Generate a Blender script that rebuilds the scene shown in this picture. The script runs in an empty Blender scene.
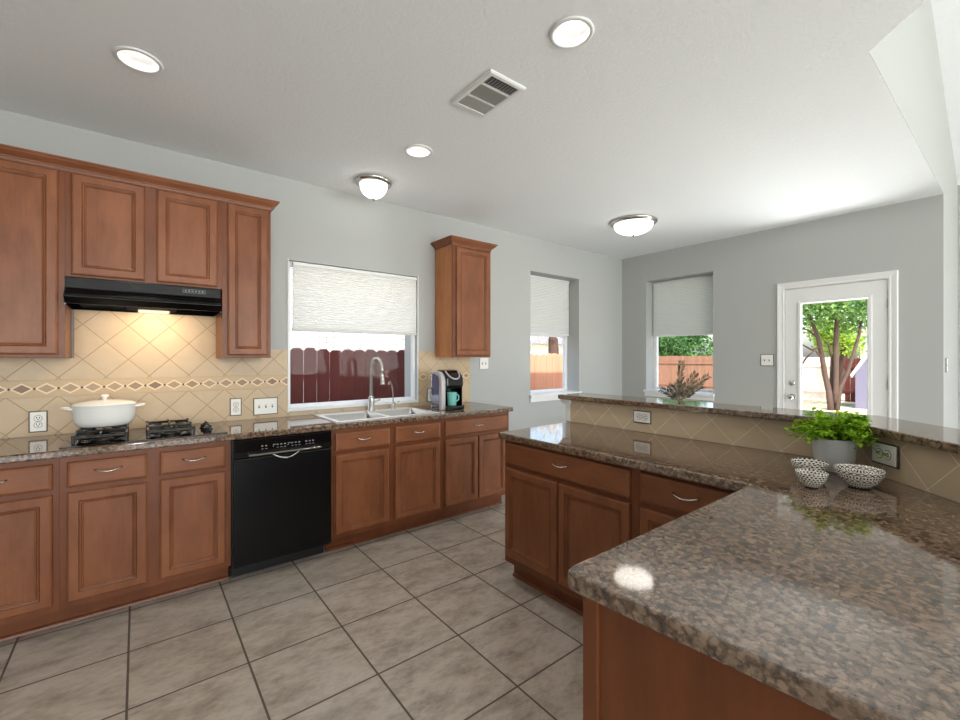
import bpy, math, random
from mathutils import Vector
C = bpy.context.scene.collection
S = bpy.context.scene
PI = math.pi
# ---------------------------------------------------------------- camera
cam_d = bpy.data.cameras.new('camera'); cam = bpy.data.objects.new('camera', cam_d); C.objects.link(cam)
ANG = math.atan2(550, 434)
cam.location = (0, 0, 1.372)
cam.rotation_euler = (PI/2, 0, -(PI/2 - ANG))
cam_d.sensor_width = 36; cam_d.lens = 434/960*36; cam_d.shift_y = -2.2/960; cam_d.clip_start = .02; cam_d.clip_end = 200
S.camera = cam
# ---------------------------------------------------------------- world, sun, exposure
S.view_settings.view_transform = 'Standard'; S.view_settings.look = 'None'
S.view_settings.gamma = 1; S.view_settings.use_curve_mapping = False
S.view_settings.exposure = 0.0
S.cycles.use_denoising = True
S.cycles.max_bounces = 10; S.cycles.diffuse_bounces = 6; S.cycles.transparent_max_bounces = 16
S.cycles.sample_clamp_indirect = 4
W = bpy.data.worlds.new('sky'); S.world = W; W.use_nodes = True
wn = W.node_tree; sky = wn.nodes.new('ShaderNodeTexSky'); sky.sky_type = 'NISHITA'; sky.sun_disc = False
sky.sun_elevation = math.radians(52); sky.sun_rotation = math.radians(220); sky.air_density = 1.0; sky.dust_density = 3.5
bg = wn.nodes['Background']; wn.links.new(sky.outputs[0], bg.inputs[0]); bg.inputs[1].default_value = 0.62
def light(name, typ, loc, energy, color=(1, 1, 1), direction=None, **k):
    d = bpy.data.lights.new(name, typ); d.energy = energy; d.color = color
    for a, v in k.items(): setattr(d, a, v)
    o = bpy.data.objects.new(name, d); C.objects.link(o); o.location = loc
    if direction: o.rotation_euler = Vector(direction).to_track_quat('-Z', 'Y').to_euler()
    return o
light('sun', 'SUN', (0, -5, 20), 9.0, (1, .95, .88), (.396, .472, -.788), angle=.01)
# added area lamps in place of daylight, outside the unseen openings in wall_near
DAY = (.96, .98, 1)
for wx in (-1.8, .7, 3.2, 5.5):
    light('window_fill_lamp', 'AREA', (wx, -5.14, 1.6), 118, DAY, (0, 1, .34), shape='RECTANGLE', size=1.9, size_y=2.5)
light('door_fill_lamp', 'AREA', (5.74, 1.21, .50), 60, (1, .99, .96), (-1, .1, .75), shape='RECTANGLE', size=.55, size_y=.6)  # area lamp added outside the lower door glass to brighten the dining ceiling
# ---------------------------------------------------------------- mesh helpers
class MB:
    def __init__(s): s.v = []; s.f = []; s.sm = []
    def add(s, vs, fs, sm=False):
        n = len(s.v); s.v += [tuple(p) for p in vs]; s.f += [tuple(i+n for i in f) for f in fs]; s.sm += [sm]*len(fs); return s
    def box(s, x0, y0, z0, x1, y1, z1):
        x0, x1 = sorted((x0, x1)); y0, y1 = sorted((y0, y1)); z0, z1 = sorted((z0, z1))
        return s.add([(x0,y0,z0),(x1,y0,z0),(x1,y1,z0),(x0,y1,z0),(x0,y0,z1),(x1,y0,z1),(x1,y1,z1),(x0,y1,z1)],
              [(0,3,2,1),(4,5,6,7),(0,1,5,4),(1,2,6,5),(2,3,7,6),(3,0,4,7)])
    def prism(s, pts, a0, a1, ax='z', sm=False):
        # polygon extruded along an axis; pts are the two other coordinates in cyclic order
        def P(p, a): return {'z': (p[0], p[1], a), 'x': (a, p[0], p[1]), 'y': (p[1], a, p[0])}[ax]
        ar = sum(pts[i][0]*pts[(i+1) % len(pts)][1]-pts[(i+1) % len(pts)][0]*pts[i][1] for i in range(len(pts)))
        if ar < 0: pts = pts[::-1]
        n = len(pts)
        s.add([P(p, a0) for p in pts]+[P(p, a1) for p in pts], [tuple(range(n))[::-1], tuple(range(n, 2*n))])
        m = len(s.v)-2*n
        for i in range(n):
            j = (i+1) % n; s.f.append((m+i, m+j, m+n+j, m+n+i)); s.sm.append(sm)
        return s
    def lathe(s, prof, c=(0, 0, 0), n=32, sx=1, sy=1, sm=True, close=False):
        cx, cy, cz = c; vs = []; fs = []
        for r, z in prof:
            for k in range(n):
                a = 2*PI*k/n; vs.append((cx+sx*r*math.cos(a), cy+sy*r*math.sin(a), cz+z))
        for i in range(len(prof)-1):
            for k in range(n):
                l = (k+1) % n; fs.append((i*n+k, i*n+l, (i+1)*n+l, (i+1)*n+k))
        s.add(vs, fs, sm); b = len(s.v)-len(vs)
        if prof[0][0] > 1e-4: s.f.append(tuple(b+k for k in range(n))[::-1]) if close else None
        if prof[-1][0] > 1e-4 and close: s.f.append(tuple(b+(len(prof)-1)*n+k for k in range(n)))
        while len(s.sm) < len(s.f): s.sm.append(False)
        return s
    def tube(s, path, r, n=10, caps=True):
        P = [Vector(p) for p in path]; rs = r if isinstance(r, (list, tuple)) else [r]*len(P)
        vs = []; fs = []; up = None
        for i, p in enumerate(P):
            t = (P[min(i+1, len(P)-1)]-P[max(i-1, 0)]).normalized()
            if up is None: up = t.orthogonal().normalized()
            u = (up-t*up.dot(t)).normalized(); w = t.cross(u); up = u
            for k in range(n):
                a = 2*PI*k/n; vs.append(p+(u*math.cos(a)+w*math.sin(a))*rs[i])
        for i in range(len(P)-1):
            for k in range(n):
                l = (k+1) % n; fs.append((i*n+k, i*n+l, (i+1)*n+l, (i+1)*n+k))
        if caps: fs += [tuple(range(n))[::-1], tuple((len(P)-1)*n+k for k in range(n))]
        return s.add(vs, fs, True)
    def cells(s, us, vs_, fill, w0, w1, M):
        # grid slab: shared vertices, faces only on the boundary of the filled cells. M maps (u,v,w) to a point
        idx = {}
        def V(i, j, w):
            if (i, j, w) not in idx:
                idx[(i, j, w)] = len(s.v); s.v.append(tuple(M(us[i], vs_[j], (w0, w1)[w])))
            return idx[(i, j, w)]
        nu, nv = len(us)-1, len(vs_)-1
        F = lambda i, j: 0 <= i < nu and 0 <= j < nv and fill(i, j)
        for i in range(nu):
            for j in range(nv):
                if not F(i, j): continue
                q = [(V(i,j,1),V(i+1,j,1),V(i+1,j+1,1),V(i,j+1,1)), (V(i,j,0),V(i,j+1,0),V(i+1,j+1,0),V(i+1,j,0))]
                if not F(i-1, j): q.append((V(i,j,0),V(i,j,1),V(i,j+1,1),V(i,j+1,0)))
                if not F(i+1, j): q.append((V(i+1,j,0),V(i+1,j+1,0),V(i+1,j+1,1),V(i+1,j,1)))
                if not F(i, j-1): q.append((V(i,j,0),V(i+1,j,0),V(i+1,j,1),V(i,j,1)))
                if not F(i, j+1): q.append((V(i,j+1,0),V(i,j+1,1),V(i+1,j+1,1),V(i+1,j+1,0)))
                s.f += q; s.sm += [False]*len(q)
        return s
    def panel(s, O, U, V, N, w, h, rings, back=0.0):
        # raised/recessed panel: rings of (inset, height); O corner on the mounting plane
        O, U, V, N = map(Vector, (O, U, V, N)); b = len(s.v); R = [(0, back)]+list(rings)
        for d, t in R:
            for a, c in ((d, d), (w-d, d), (w-d, h-d), (d, h-d)): s.v.append(tuple(O+U*a+V*c+N*t))
        for i in range(len(R)-1):
            for k in range(4):
                l = (k+1) % 4; s.f.append((b+4*i+k, b+4*i+l, b+4*i+4+l, b+4*i+4+k)); s.sm.append(False)
        m = b+4*(len(R)-1); s.f.append((m, m+1, m+2, m+3)); s.f.append((b+3, b+2, b+1, b)); s.sm += [False]*2
        return s
    def sweep(s, path, prof, M=lambda a, b, c: (a, b, c), closed=False):
        # prof: (offset to the right of the path, height); mitred corners
        P = [Vector((p[0], p[1])) for p in path]; n = len(P); m = len(prof); vs = []
        for i in range(n):
            d1 = (P[i]-P[i-1]).normalized() if (i > 0 or closed) else (P[1]-P[0]).normalized()
            d2 = (P[(i+1) % n]-P[i]).normalized() if (i < n-1 or closed) else d1
            n1 = Vector((d1.y, -d1.x)); n2 = Vector((d2.y, -d2.x)); mm = (n1+n2).normalized(); k = 1/max(.2, mm.dot(n1))
            for o, z in prof: q = P[i]+mm*o*k; vs.append(M(q.x, q.y, z))
        fs = []
        for i in range(n if closed else n-1):
            j = (i+1) % n
            for k in range(m):
                l = (k+1) % m; fs.append((i*m+k, j*m+k, j*m+l, i*m+l))
        if not closed: fs += [tuple(range(m)), tuple((n-1)*m+k for k in range(m))[::-1]]
        return s.add(vs, fs)
    def build(s, name, mat, parent=None, bevel=0, seg=2, uv=None, solid=0, fix=False):
        me = bpy.data.meshes.new(name)
        off = Vector(parent['_o']) if parent is not None and '_o' in parent else Vector((0, 0, 0))
        me.from_pydata([tuple(Vector(p)-off) for p in s.v], [], s.f)
        me.polygons.foreach_set('use_smooth', s.sm)
        if fix:
            import bmesh
            b = bmesh.new(); b.from_mesh(me); bmesh.ops.recalc_face_normals(b, faces=b.faces); b.to_mesh(me); b.free()
        if uv:
            l = me.uv_layers.new(name='uv')
            for lp in me.loops: l.data[lp.index].uv = uv(*s.v[lp.vertex_index])
        me.materials.append(mat); me.update()
        o = bpy.data.objects.new(name, me); C.objects.link(o)
        if parent is not None: o.parent = parent
        if parent is not None and '_o' in parent: o['_o'] = parent['_o']
        if solid:
            m = o.modifiers.new('solid', 'SOLIDIFY'); m.thickness = solid; m.offset = 0
        if bevel:
            m = o.modifiers.new('bevel', 'BEVEL'); m.width = bevel; m.segments = seg; m.limit_method = 'ANGLE'; m.angle_limit = math.radians(40)
        return o
def tag(o, label, cat, group=None):
    o['label'] = label; o['category'] = cat
    if group: o['group'] = group
    return o
def thing(name, label, cat, loc, group=None, rot=0, local=False):
    # an Empty at the thing's base; parts are given in world coordinates unless local
    o = bpy.data.objects.new(name, None); C.objects.link(o); o.location = loc; o.rotation_euler = (0, 0, rot); o.empty_display_size = .1
    if not local: o['_o'] = tuple(loc)
    return tag(o, label, cat, group)
def struct(o): o['kind'] = 'structure'; return o
# ---------------------------------------------------------------- materials
class NT:
    def __init__(s, name):
        s.mat = bpy.data.materials.new(name); s.mat.use_nodes = True; s.t = s.mat.node_tree; s.b = s.t.nodes['Principled BSDF']
    def n(s, typ, ins=None, **k):
        o = s.t.nodes.new(typ)
        for a, v in k.items(): setattr(o, a, v)
        for a, v in (ins or {}).items(): s.put(o.inputs[a], v)
        return o
    def put(s, sock, v):
        if isinstance(v, bpy.types.NodeSocket): s.t.links.new(v, sock)
        elif isinstance(v, bpy.types.Node): s.t.links.new(v.outputs[0], sock)
        else: sock.default_value = v
    def m(s, op, a, b=0.0, c=0.0):
        o = s.t.nodes.new('ShaderNodeMath'); o.operation = op
        for i, v in enumerate((a, b, c)): s.put(o.inputs[i], v)
        return o.outputs[0]
    def mix(s, f, a, b):
        o = s.t.nodes.new('ShaderNodeMix'); o.data_type = 'RGBA'; s.put(o.inputs[0], f); s.put(o.inputs[6], a); s.put(o.inputs[7], b); return o.outputs[2]
    def ramp(s, f, stops, interp='LINEAR'):
        o = s.t.nodes.new('ShaderNodeValToRGB'); o.color_ramp.interpolation = interp; e = o.color_ramp.elements
        while len(e) < len(stops): e.new(.5)
        for i, (p, c) in enumerate(stops): e[i].position = p; e[i].color = c
        s.put(o.inputs[0], f); return o.outputs[0]
    def co(s, kind='Object'): return s.t.nodes.new('ShaderNodeTexCoord').outputs[kind]
    def mapping(s, scale=(1, 1, 1), kind='Object'):
        return s.n('ShaderNodeMapping', {'Vector': s.co(kind), 'Scale': scale}).outputs[0]
    def noise(s, vec, scale, detail=4, rough=.5, out=0): return s.n('ShaderNodeTexNoise', {'Vector': vec, 'Scale': scale, 'Detail': detail, 'Roughness': rough}).outputs[out]
    def bump(s, h, strength=.2, dist=.002):
        o = s.n('ShaderNodeBump', {'Height': h, 'Strength': strength, 'Distance': dist}); s.put(s.b.inputs['Normal'], o.outputs[0])
    def set(s, **k):
        for a, v in k.items(): s.put(s.b.inputs[{'col': 'Base Color', 'rough': 'Roughness', 'metal': 'Metallic', 'spec': 'Specular IOR Level', 'ior': 'IOR', 'coat': 'Coat Weight', 'coatr': 'Coat Roughness', 'emit': 'Emission Color', 'es': 'Emission Strength', 'trans': 'Transmission Weight', 'alpha': 'Alpha'}[a]], v)
        return s.mat
def lin(r, g, b): return tuple((c/255/12.92 if c/255 <= .04045 else ((c/255+.055)/1.055)**2.4) for c in (r, g, b))+(1,)
def simple(name, rgb, rough=.5, metal=0, var=.06, **k):
    t = NT(name); c = lin(*rgb); nz = t.noise(t.co(), 9, 3)
    d = tuple(x*(1-var) for x in c[:3])+(1,)
    return t.set(col=t.mix(nz, c, d), rough=rough, metal=metal, **k)
def paint(name, rgb, bump=.15, scale=90, rough=.75):
    t = NT(name); c = lin(*rgb); n = t.noise(t.co(), scale, 3, .6); t.bump(n, bump, .004)
    l = t.noise(t.co(), .8, 2)
    return t.set(col=t.mix(l, c, tuple(x*.97 for x in c[:3])+(1,)), rough=rough, spec=.3)
M = {}
M['wall'] = paint('wall_paint', (177, 179, 177))
M['ceil'] = paint('ceiling_paint', (238, 241, 243), .6, 60)
M['trim'] = simple('white_trim', (228, 229, 228), .35, var=.02)
M['vinyl'] = simple('white_vinyl', (236, 238, 240), .35, var=.02)
M['plastic'] = simple('white_plastic', (235, 235, 230), .3, var=.02)
M['bronze'] = simple('plate_border', (92, 80, 68), .35, .6)
M['black'] = simple('black_gloss', (9, 10, 12), .09)
M['blackmat'] = simple('black_satin', (14, 14, 15), .45)
M['dwblack'] = simple('dishwasher_black', (8, 8, 9), .26, spec=.3)
M['iron'] = simple('cast_iron', (10, 10, 11), .16)
M['chrome'] = simple('brushed_nickel', (205, 203, 198), .22, 1)
M['steel'] = simple('stainless_steel', (190, 190, 188), .3, 1)
M['enamel'] = simple('white_enamel', (238, 237, 232), .12, var=.01)
M['dark'] = simple('dark_slot', (25, 24, 23), .6)
M['mug'] = simple('aqua_ceramic', (128, 205, 195), .2, var=.02)
M['grey'] = simple('grey_pot_ceramic', (198, 198, 200), .45)
M['soil'] = simple('potting_soil', (50, 38, 28), .9, var=.4)
M['silver'] = simple('silver_plastic', (196, 190, 190), .28, .35)
def wood(name, c1, c2, axis, rough=.34):
    t = NT(name); sc = {'z': (5, 5, 1.6), 'x': (1.6, 5, 5), 'y': (5, 1.6, 5)}[axis]; sf = {'z': (26, 26, 1.2), 'x': (1.2, 26, 26), 'y': (26, 1.2, 26)}[axis]
    a = t.noise(t.mapping(sc), 2.2, 6, .66); b = t.noise(t.mapping(sf), 4, 3, .5); c = t.noise(t.co(), 2.3, 3, .5)
    f = t.m('ADD', t.m('MULTIPLY', a, .55), t.m('ADD', t.m('MULTIPLY', b, .14), t.m('MULTIPLY', c, .31)))
    col = t.ramp(f, [(.36, lin(*c2)), (.5, tuple((x+y)/2 for x, y in zip(lin(*c1), lin(*c2)))), (.64, lin(*c1))])
    return t.set(col=col, rough=rough, spec=.32)
M['wood'] = wood('maple_stain_vertical', (143, 90, 60), (114, 67, 41), 'z')
M['woodh'] = wood('maple_stain_horizontal', (143, 90, 60), (114, 67, 41), 'x')
M['woody'] = wood('maple_stain_crosswise', (143, 90, 60), (114, 67, 41), 'y')
M['frame'] = wood('maple_frame_darker', (124, 72, 44), (100, 56, 32), 'z')  # darker wood tone than the doors
M['oak'] = wood('cabinet_side_veneer', (186, 126, 78), (160, 98, 56), 'z')
M['table'] = wood('table_wood', (120, 80, 50), (90, 58, 36), 'x')
def granite():
    t = NT('granite'); co = t.co()
    warp = t.n('ShaderNodeTexNoise', {'Vector': co, 'Scale': 55.0, 'Detail': 4.0})
    wv = t.n('ShaderNodeVectorMath', {0: warp.outputs['Color'], 1: (.5, .5, .5)}, operation='SUBTRACT')
    ws = t.n('ShaderNodeVectorMath', {0: wv.outputs[0]}, operation='SCALE'); ws.inputs['Scale'].default_value = .03
    p = t.n('ShaderNodeVectorMath', {0: co, 1: ws.outputs[0]}, operation='ADD').outputs[0]
    v1 = t.n('ShaderNodeTexVoronoi', {'Vector': p, 'Scale': 72.0}); v2 = t.n('ShaderNodeTexVoronoi', {'Vector': p, 'Scale': 72.0}, feature='SMOOTH_F1'); v2.inputs['Smoothness'].default_value = .6
    fine = t.noise(co, 260, 4, .75); mid = t.noise(co, 75, 6, .7); big = t.noise(co, 7, 4, .6)
    r = t.n('ShaderNodeSeparateColor', {0: v1.outputs['Color']})
    e = t.m('ADD', t.m('ADD', v2.outputs['Distance'], t.m('MULTIPLY', t.m('SUBTRACT', mid, .5), 1.1)), t.m('MULTIPLY', t.m('SUBTRACT', r.outputs[2], .5), .25))
    e = t.m('ADD', e, t.m('MULTIPLY', t.m('SUBTRACT', big, .5), .35))
    core = t.mix(r.outputs[0], lin(160, 134, 112), lin(122, 98, 80)); core = t.mix(t.m('MULTIPLY', fine, .7), core, lin(104, 88, 76))
    veil = t.mix(fine, lin(112, 90, 70), lin(74, 59, 46))
    drk = t.mix(fine, lin(26, 22, 21), lin(80, 66, 56))
    c = t.mix(t.ramp(e, [(.34, (0, 0, 0, 1)), (.58, (1, 1, 1, 1))]), core, veil)
    c = t.mix(t.ramp(e, [(.65, (0, 0, 0, 1)), (.80, (1, 1, 1, 1))]), c, drk)
    return t.set(col=c, rough=.06, ior=1.85, spec=.5)
M['granite'] = granite()
def floor_mat():
    t = NT('floor_tile'); co = t.co(); s = t.n('ShaderNodeSeparateXYZ', {0: co}); P = .4262
    u = t.m('DIVIDE', t.m('ADD', s.outputs[0], 20*P-.393), P); v = t.m('DIVIDE', t.m('ADD', s.outputs[1], 20*P-2.604), P)
    def e(q): f = t.m('FRACT', q); return t.m('MINIMUM', f, t.m('SUBTRACT', 1.0, f))
    d = t.m('MINIMUM', e(u), e(v))
    g = t.n('ShaderNodeMapRange', {'Value': d, 'From Min': .0085, 'From Max': .012}).outputs[0]
    cell = t.n('ShaderNodeCombineXYZ', {0: t.m('FLOOR', u), 1: t.m('FLOOR', v)})
    wn_ = t.n('ShaderNodeTexWhiteNoise', {'Vector': cell.outputs[0]})
    off = t.n('ShaderNodeVectorMath', {0: wn_.outputs['Color'], 1: (7, 7, 7)}, operation='MULTIPLY')
    pc = t.n('ShaderNodeVectorMath', {0: co, 1: off.outputs[0]}, operation='ADD').outputs[0]
    pc2 = t.n('ShaderNodeMapping', {'Vector': pc, 'Scale': (1.0, 1.9, 1), 'Rotation': (0, 0, .6)}).outputs[0]
    n1 = t.noise(pc2, 5.5, 7, .68); n2 = t.noise(pc2, 26, 5, .7)
    f = t.m('ADD', t.m('MULTIPLY', n1, .7), t.m('MULTIPLY', n2, .3))
    col = t.ramp(f, [(.32, lin(126, 114, 102)), (.46, lin(166, 155, 143)), (.56, lin(186, 176, 164)), (.7, lin(198, 189, 177))])
    col = t.mix(t.m('MULTIPLY', wn_.outputs['Value'], .18), col, lin(150, 138, 124))
    col = t.mix(g, lin(96, 84, 74), col)
    t.bump(g, .5, .002)
    return t.set(col=col, rough=t.m('SUBTRACT', .85, t.m('MULTIPLY', g, .5)), spec=.45)
M['floor'] = floor_mat()
def tile_mat(name, s0, d0, p=.2165, c1=(206, 184, 154), c2=(186, 163, 132), gcol=(160, 136, 106)):
    t = NT(name); s = t.n('ShaderNodeSeparateXYZ', {0: t.co('UV')})
    u, v = s.outputs[0], s.outputs[1]
    a = t.m('DIVIDE', t.m('ADD', t.m('ADD', u, v), 60*p-s0), p); b = t.m('DIVIDE', t.m('ADD', t.m('SUBTRACT', u, v), 60*p-d0), p)
    def e(q): f = t.m('FRACT', q); return t.m('MINIMUM', f, t.m('SUBTRACT', 1.0, f))
    d = t.m('MINIMUM', e(a), e(b))
    g = t.n('ShaderNodeMapRange', {'Value': d, 'From Min': .008, 'From Max': .017}).outputs[0]
    cell = t.n('ShaderNodeCombineXYZ', {0: t.m('FLOOR', a), 1: t.m('FLOOR', b)})
    w = t.n('ShaderNodeTexWhiteNoise', {'Vector': cell.outputs[0]}).outputs['Value']
    n = t.noise(t.co('UV'), 14, 5, .65)
    col = t.mix(t.m('MULTIPLY', n, .9), lin(*c1), lin(*c2)); col = t.mix(t.m('MULTIPLY', w, .35), col, lin(*c2))
    col = t.mix(g, lin(*gcol), col); t.bump(t.m('ADD', g, t.m('MULTIPLY', n, .15)), .6, .002)
    return t.set(col=col, rough=.38, spec=.4)
TU = tile_mat('tile_upper', 1.314, -1.192); TL = tile_mat('tile_lower', 1.207, -.871, .2155)
TP = tile_mat('tile_peninsula', 1.886, .254, .2175, (202, 184, 158), (180, 160, 132), (218, 206, 182))
def border_mat():
    t = NT('tile_border'); s = t.n('ShaderNodeSeparateXYZ', {0: t.co('UV')}); P = .1024
    q = t.m('DIVIDE', t.m('ADD', s.outputs[0], 40*P+.2155), P)
    k = t.m('FLOOR', t.m('ADD', q, .5)); du = t.m('ABSOLUTE', t.m('MULTIPLY', t.m('SUBTRACT', q, k), P)); dv = t.m('ABSOLUTE', t.m('SUBTRACT', s.outputs[1], 1.191))
    dia = t.m('ADD', t.m('DIVIDE', du, .037), t.m('DIVIDE', dv, .024))
    dd = t.m('ADD', t.m('SUBTRACT', P/2, du), t.m('MULTIPLY', dv, .9))
    w = t.n('ShaderNodeTexWhiteNoise', {'W': k}, noise_dimensions='1D').outputs['Value']
    n = t.noise(t.co('UV'), 60, 5, .7)
    brown = t.mix(n, t.mix(w, lin(160, 130, 96), lin(100, 70, 46)), t.mix(w, lin(190, 166, 134), lin(146, 112, 80)))
    base = t.mix(n, lin(202, 176, 138), lin(184, 154, 116))
    c = t.mix(t.m('LESS_THAN', dia, 1.42), base, lin(228, 206, 172)); c = t.mix(t.m('LESS_THAN', dia, 1.0), c, brown)
    c = t.mix(t.m('LESS_THAN', dd, .0075), c, lin(40, 24, 18))
    c = t.mix(t.m('GREATER_THAN', dv, .0465), c, lin(186, 158, 122))
    return t.set(col=c, rough=.4)
TB = border_mat()
def glass_mat():
    t = NT('window_glass'); tr = t.n('ShaderNodeBsdfTransparent', {'Color': (.97, .98, .98, 1)}); gl = t.n('ShaderNodeBsdfGlossy', {'Roughness': .02})
    mx = t.n('ShaderNodeMixShader', {0: .007, 1: tr.outputs[0], 2: gl.outputs[0]}); o = t.t.nodes['Material Output']
    t.t.links.new(mx.outputs[0], o.inputs[0]); return t.mat
M['glass'] = glass_mat()
def shade_mat(name, rgb, tr=.35):
    t = NT(name); d = t.n('ShaderNodeBsdfDiffuse', {'Color': lin(*rgb)}); l = t.n('ShaderNodeBsdfTranslucent', {'Color': lin(*rgb)})
    mx = t.n('ShaderNodeMixShader', {0: tr, 1: d.outputs[0], 2: l.outputs[0]}); t.t.links.new(mx.outputs[0], t.t.nodes['Material Output'].inputs[0]); return t.mat
M['shade'] = shade_mat('shade_fabric', (252, 252, 250), .55)
M['shade2'] = shade_mat('shade_fabric_grey', (232, 233, 230), .3)
def leaf_mat(name, a, b, tr=.4):
    t = NT(name); n = t.noise(t.co(), 7, 3); c = t.mix(t.ramp(n, [(.35, (0, 0, 0, 1)), (.65, (1, 1, 1, 1))]), lin(*a), lin(*b))
    d = t.n('ShaderNodeBsdfDiffuse', {'Color': c}); l = t.n('ShaderNodeBsdfTranslucent', {'Color': c})
    mx = t.n('ShaderNodeMixShader', {0: tr, 1: d.outputs[0], 2: l.outputs[0]}); t.t.links.new(mx.outputs[0], t.t.nodes['Material Output'].inputs[0]); return t.mat
def leaf_fine(name, a, b, sc, tr=.35):
    m = leaf_mat(name, a, b, tr)
    for nd in m.node_tree.nodes:
        if nd.type == 'TEX_NOISE': nd.inputs['Scale'].default_value = sc
    return m
def emis(name, rgb, st, rough=.3):
    t = NT(name); return t.set(col=(.9, .9, .88, 1), emit=rgb+(1,), es=st, rough=rough)
M['bulb'] = emis('lamp_lens', (1, .97, .92), 2.6)
M['dome'] = emis('alabaster_glass', (1, .94, .84), 5)
M['hoodlens'] = emis('hood_lamp_lens', (1, .93, .84), .45)
# ================================================================ SETTING
H = 2.775; WY = 3.6; WX = 5.42; LY = .459
I3 = lambda u, v, w: (u, v, w)
mb = MB(); mb.box(-3.3, -5.1, -.12, 6.7, 3.6, 0); struct(mb.build('floor', M['floor']))
mb = MB(); mb.prism([(-3.3, 3.62), (5.44, 3.62), (5.44, LY), (2.633, LY), (1.0, LY-1.633), (-3.3, LY-1.633)], H, H+.08); struct(mb.build('ceiling', M['ceil']))
# vaulted living room ceiling
vz = lambda x: 3.62-.447*(x-5.526)
mb = MB(); pts = [(-3.3, vz(3.0)), (3.0, vz(3.0)), (6.75, vz(6.75)), (6.75, vz(6.75)+.1), (3.0, vz(3.0)+.1), (-3.3, vz(3.0)+.1)]
mb.prism([(z, x) for x, z in pts], -5.1, LY, 'y'); struct(mb.build('ceiling_living', M['ceil'], fix=True))
# walls with openings
def wall(name, us, vs, holes, w0, w1, Mf, mat=None):
    def fill(i, j):
        cu = (us[i]+us[i+1])/2; cv = (vs[j]+vs[j+1])/2
        return not any(a < cu < b and c < cv < d for a, b, c, d in holes)
    return struct(MB().cells(us, vs, fill, w0, w1, Mf).build(name, mat or M['wall'], fix=True))
W1 = (.929, 2.083, .96, 2.14); W2 = (3.589, 4.466, .93, 2.385); W3 = (2.355, 3.228, .93, 2.41); D1 = (.79, 1.64, 0, 2.12)
wall('wall_left', [-3.3, W1[0], W1[1], W2[0], W2[1], 5.67], [-.15, .93, .96, 2.14, 2.385, 2.9], [W1, W2], WY, WY+.25, lambda u, v, w: (u, w, v))
wall('wall_far', [LY+.24, D1[0], D1[1], W3[0], W3[1], 3.6], [-.15, 0, .93, 2.12, 2.41, 2.9], [W3, D1], WX, WX+.25, lambda u, v, w: (w, u, v))
mb = MB(); mb.cells([0, 1], [0, 1], lambda i, j: True, 0, 1, lambda u, v, w: (WX+u*1.3, LY+v*.24, -.15+w*4.6)); struct(mb.build('wall_living', M['wall']))
struct(MB().box(6.6, -5.1, -.15, 6.75, LY-.001, 4.0).build('wall_living_end', M['wall']))
LWN = [(wx-.98, wx+.98, .3, 2.9) for wx in (-1.8, .7, 3.2, 5.5)]+[(wx-.98, wx+.98, 3.15, 3.95) for wx in (-1.8, .7, 3.2)]
wall('wall_near', sorted({-3.3, 6.75}|{e for w in LWN for e in w[:2]}), [-.15, .3, 2.9, 3.15, 3.95, 4.9], LWN, -5.1, -4.95, lambda u, v, w: (u, w, v))
LB = (-.2, 1.4, .65, 2.35)
wall('wall_back', [-5.1, LB[0], LB[1], 3.6], [-.15, LB[2], LB[3], 4.9], [], -3.3, -3.15, lambda u, v, w: (w, u, v))
# header above the kitchen ceiling edge
c0 = LY-1.633
mb = MB(); mb.prism([(5.42, LY-.002), (2.6338, LY-.002), (1.0008, c0-.002), (-3.15, c0-.002), (-3.15, c0+.12), (.95, c0+.12), (2.583, LY+.12), (5.42, LY+.12)], H+.0015, 4.9); struct(mb.build('wall_header', M['wall'], fix=True))
# unseen roof boxes, heights stepped to shape the eave shade on the side fence
struct(MB().box(-3.4, .75, 2.92, 3.35, 3.9, 3.5).build('roof', M['trim']))
struct(MB().box(3.35, .75, 2.92, 5.75, 3.9, 3.05).build('roof', M['trim']))
struct(MB().box(-3.6, -9.2, 4.0, 6.9, -5.2, 4.1).build('sun_block_slab', M['trim']))  # unseen slab added to keep the sun out of the living room windows
# baseboards
bp = [(0, 0), (0, .10), (-.006, .10), (-.014, .085), (-.014, 0)]
struct(MB().sweep([(2.75, 3.6), (5.42, 3.6), (5.42, 1.70)], [(-o*-1, z) for o, z in bp]).build('baseboard_left', M['trim'], fix=True))
struct(MB().sweep([(5.42, .74), (5.42, LY), (6.6, LY)], [(.0, 0), (0, .1), (.014, .1), (.014, 0)]).build('baseboard_far', M['trim'], fix=True))
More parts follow.
